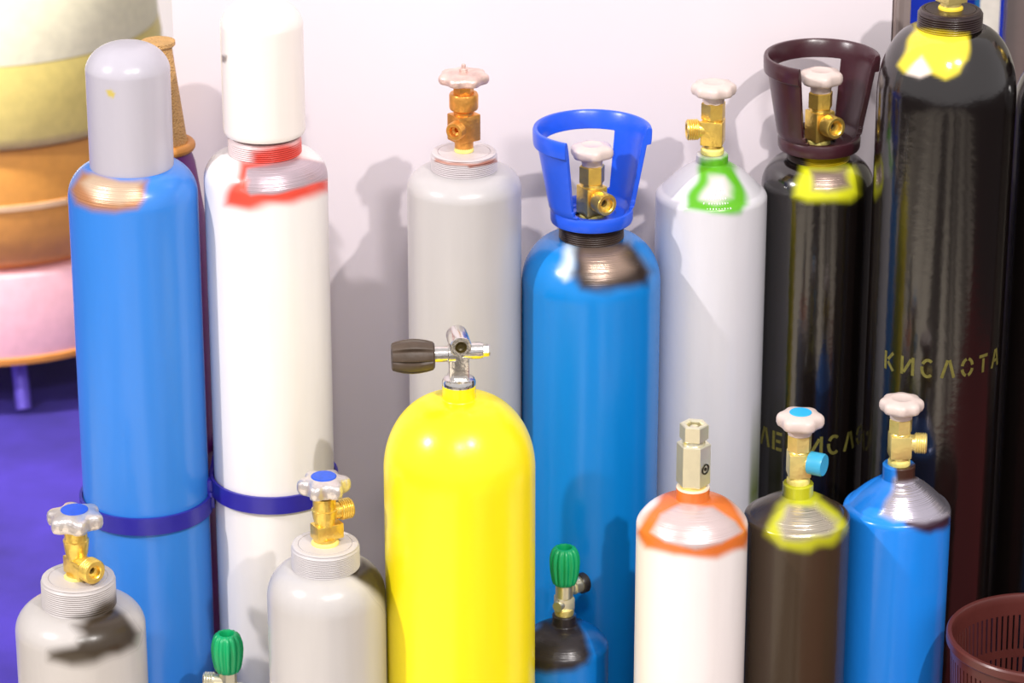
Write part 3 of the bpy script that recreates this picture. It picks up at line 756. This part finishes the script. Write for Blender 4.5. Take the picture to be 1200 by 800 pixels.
# ================================================================== background left
VY = 5.0
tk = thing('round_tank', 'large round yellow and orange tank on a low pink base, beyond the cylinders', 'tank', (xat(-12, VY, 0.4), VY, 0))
def tz(y): return zat(y, VY)
sc = depth(VY, 0.3)/F
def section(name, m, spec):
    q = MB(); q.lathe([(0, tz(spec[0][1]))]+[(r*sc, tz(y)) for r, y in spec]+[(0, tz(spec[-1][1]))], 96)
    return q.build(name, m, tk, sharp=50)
section('base_drum', mat('pink_enamel', (232, 178, 186), 0.5), [(186, 352), (190, 350), (190, 262), (186, 258)])
section('base_trim', mat('ochre_trim', (212, 140, 60), 0.5), [(191, 358), (193, 357), (193, 351), (191, 350)])
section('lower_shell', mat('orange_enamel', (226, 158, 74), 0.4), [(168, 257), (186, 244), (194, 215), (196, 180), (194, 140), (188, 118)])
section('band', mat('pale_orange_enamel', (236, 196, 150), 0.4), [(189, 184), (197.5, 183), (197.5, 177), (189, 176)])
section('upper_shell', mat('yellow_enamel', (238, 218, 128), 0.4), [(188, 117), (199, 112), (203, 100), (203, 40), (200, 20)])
section('top_shell', mat('flare_ivory', (244, 238, 206), 0.4), [(200, 19), (199, 0), (190, -60), (160, -110), (90, -140), (20, -150)])  # ivory puts the flare-washed, overexposed top into the colour
LAV = mat('lavender_metal', (112, 92, 214), 0.4, 0.2)
for k in range(6):
    ph = math.radians(k*60+16); r0, r1 = 120*sc, 160*sc
    q = MB(); zt_ = tz(352)
    p0 = Vector((r0*math.sin(ph), -r0*math.cos(ph), zt_)); p1 = Vector((r1*math.sin(ph), -r1*math.cos(ph), 0.0))
    dv = p1-p0
    M = Matrix.Translation(p0) @ dv.to_track_quat('Z', 'Y').to_matrix().to_4x4()
    q.lathe([(0, 0), (0.012, 0), (0.012, dv.length), (0, dv.length)], 16, M)
    q.build('leg', LAV, tk)

# tan woven post behind the capped blue cylinder
PY = 3.685; pz = zat(170, PY)
tp = thing('woven_post', 'slim tan woven sleeve with a rounded lip on a purple post behind capped blue cylinder', 'post', (xat(190, PY, pz), PY, 0))
ps = depth(PY, pz)/F
def prow(y): return zat(y, PY)
q = MB(); q.lathe([(0, prow(176)), (28*ps, prow(176)), (32*ps, prow(172)), (29*ps, prow(160)), (20*ps, prow(90)), (16*ps, prow(56)), (20*ps, prow(52)), (20*ps, prow(48)), (0, prow(48))], 64)
wm = mat('tan_weave', (206, 160, 98), 0.6, 0, 0.1, 60)
nt = wm.node_tree; tcn = nt.nodes.new('ShaderNodeTexCoord'); mpn = nt.nodes.new('ShaderNodeMapping'); mpn.inputs['Scale'].default_value = (1, 1, 1)
ck = nt.nodes.new('ShaderNodeTexVoronoi'); ck.inputs['Scale'].default_value = 420
bpn = nt.nodes.new('ShaderNodeBump'); bpn.inputs['Strength'].default_value = 0.9; bpn.inputs['Distance'].default_value = 0.002
nt.links.new(tcn.outputs['Object'], mpn.inputs[0]); nt.links.new(mpn.outputs[0], ck.inputs['Vector'])
nt.links.new(ck.outputs['Distance'], bpn.inputs['Height']); nt.links.new(bpn.outputs[0], nt.nodes['Principled BSDF'].inputs['Normal'])
q.build('woven_sleeve', wm, tp)
q = MB()
q.lathe([(33*ps+0.006*math.cos(t), prow(170)+0.006*math.sin(t)) for t in np.linspace(0, 2*math.pi, 17)], 64)
q.build('lip', mat('orange_lip', (206, 138, 60), 0.4), tp)
q = MB(); q.lathe([(0, 0), (50*ps, 0), (50*ps, prow(300)), (47*ps, prow(250)), (38*ps, prow(190)), (32*ps, prow(172)), (0, prow(172))], 64)
q.build('post_shaft', mat('purple_lacquer', (106, 30, 116), 0.35), tp)

# posters beyond
def poster(name, label, x0, x1, y0, y1, Y, stripes, thick=0.02):
    o = thing(name, label, 'poster', (0, Y, 0))
    za, zb = zat(y1, Y), zat(y0, Y)
    X = lambda p: xat(p, Y, zb)
    for nm, a_, b2, m, dy in stripes:
        q = MB(); q.box(X(b2)-X(a_), thick, zb-za, T((X(a_)+X(b2))/2, dy, (za+zb)/2)); q.build(nm, m, o)
    return o
PB = mat('poster_blue', (16, 52, 190), 0.4); PWH = mat('poster_white', (244, 240, 228), 0.5); PCY = mat('poster_cyan', (40, 140, 214), 0.4)
poster('display_poster', 'blue display panel with a white stripe behind the widest black cylinder', 0, 0, -160, 900, 4.3,
       [('blue_field', 1068, 1150, PB, 0), ('cyan_edge', 1150, 1156, PCY, 0), ('white_stripe', 1156, 1180, PWH, 0), ('blue_edge', 1180, 1190, PB, 0)])

import sys
for i in range(len(CYL)):
    for j in range(i+1, len(CYL)):
        A_, B_ = CYL[i], CYL[j]
        gap = math.hypot(A_[1]-B_[1], A_[2]-B_[2])-A_[3]-B_[3]
        if gap < 0.0: print('OVERLAP', A_[0][:40], '|', B_[0][:40], round(gap, 4))
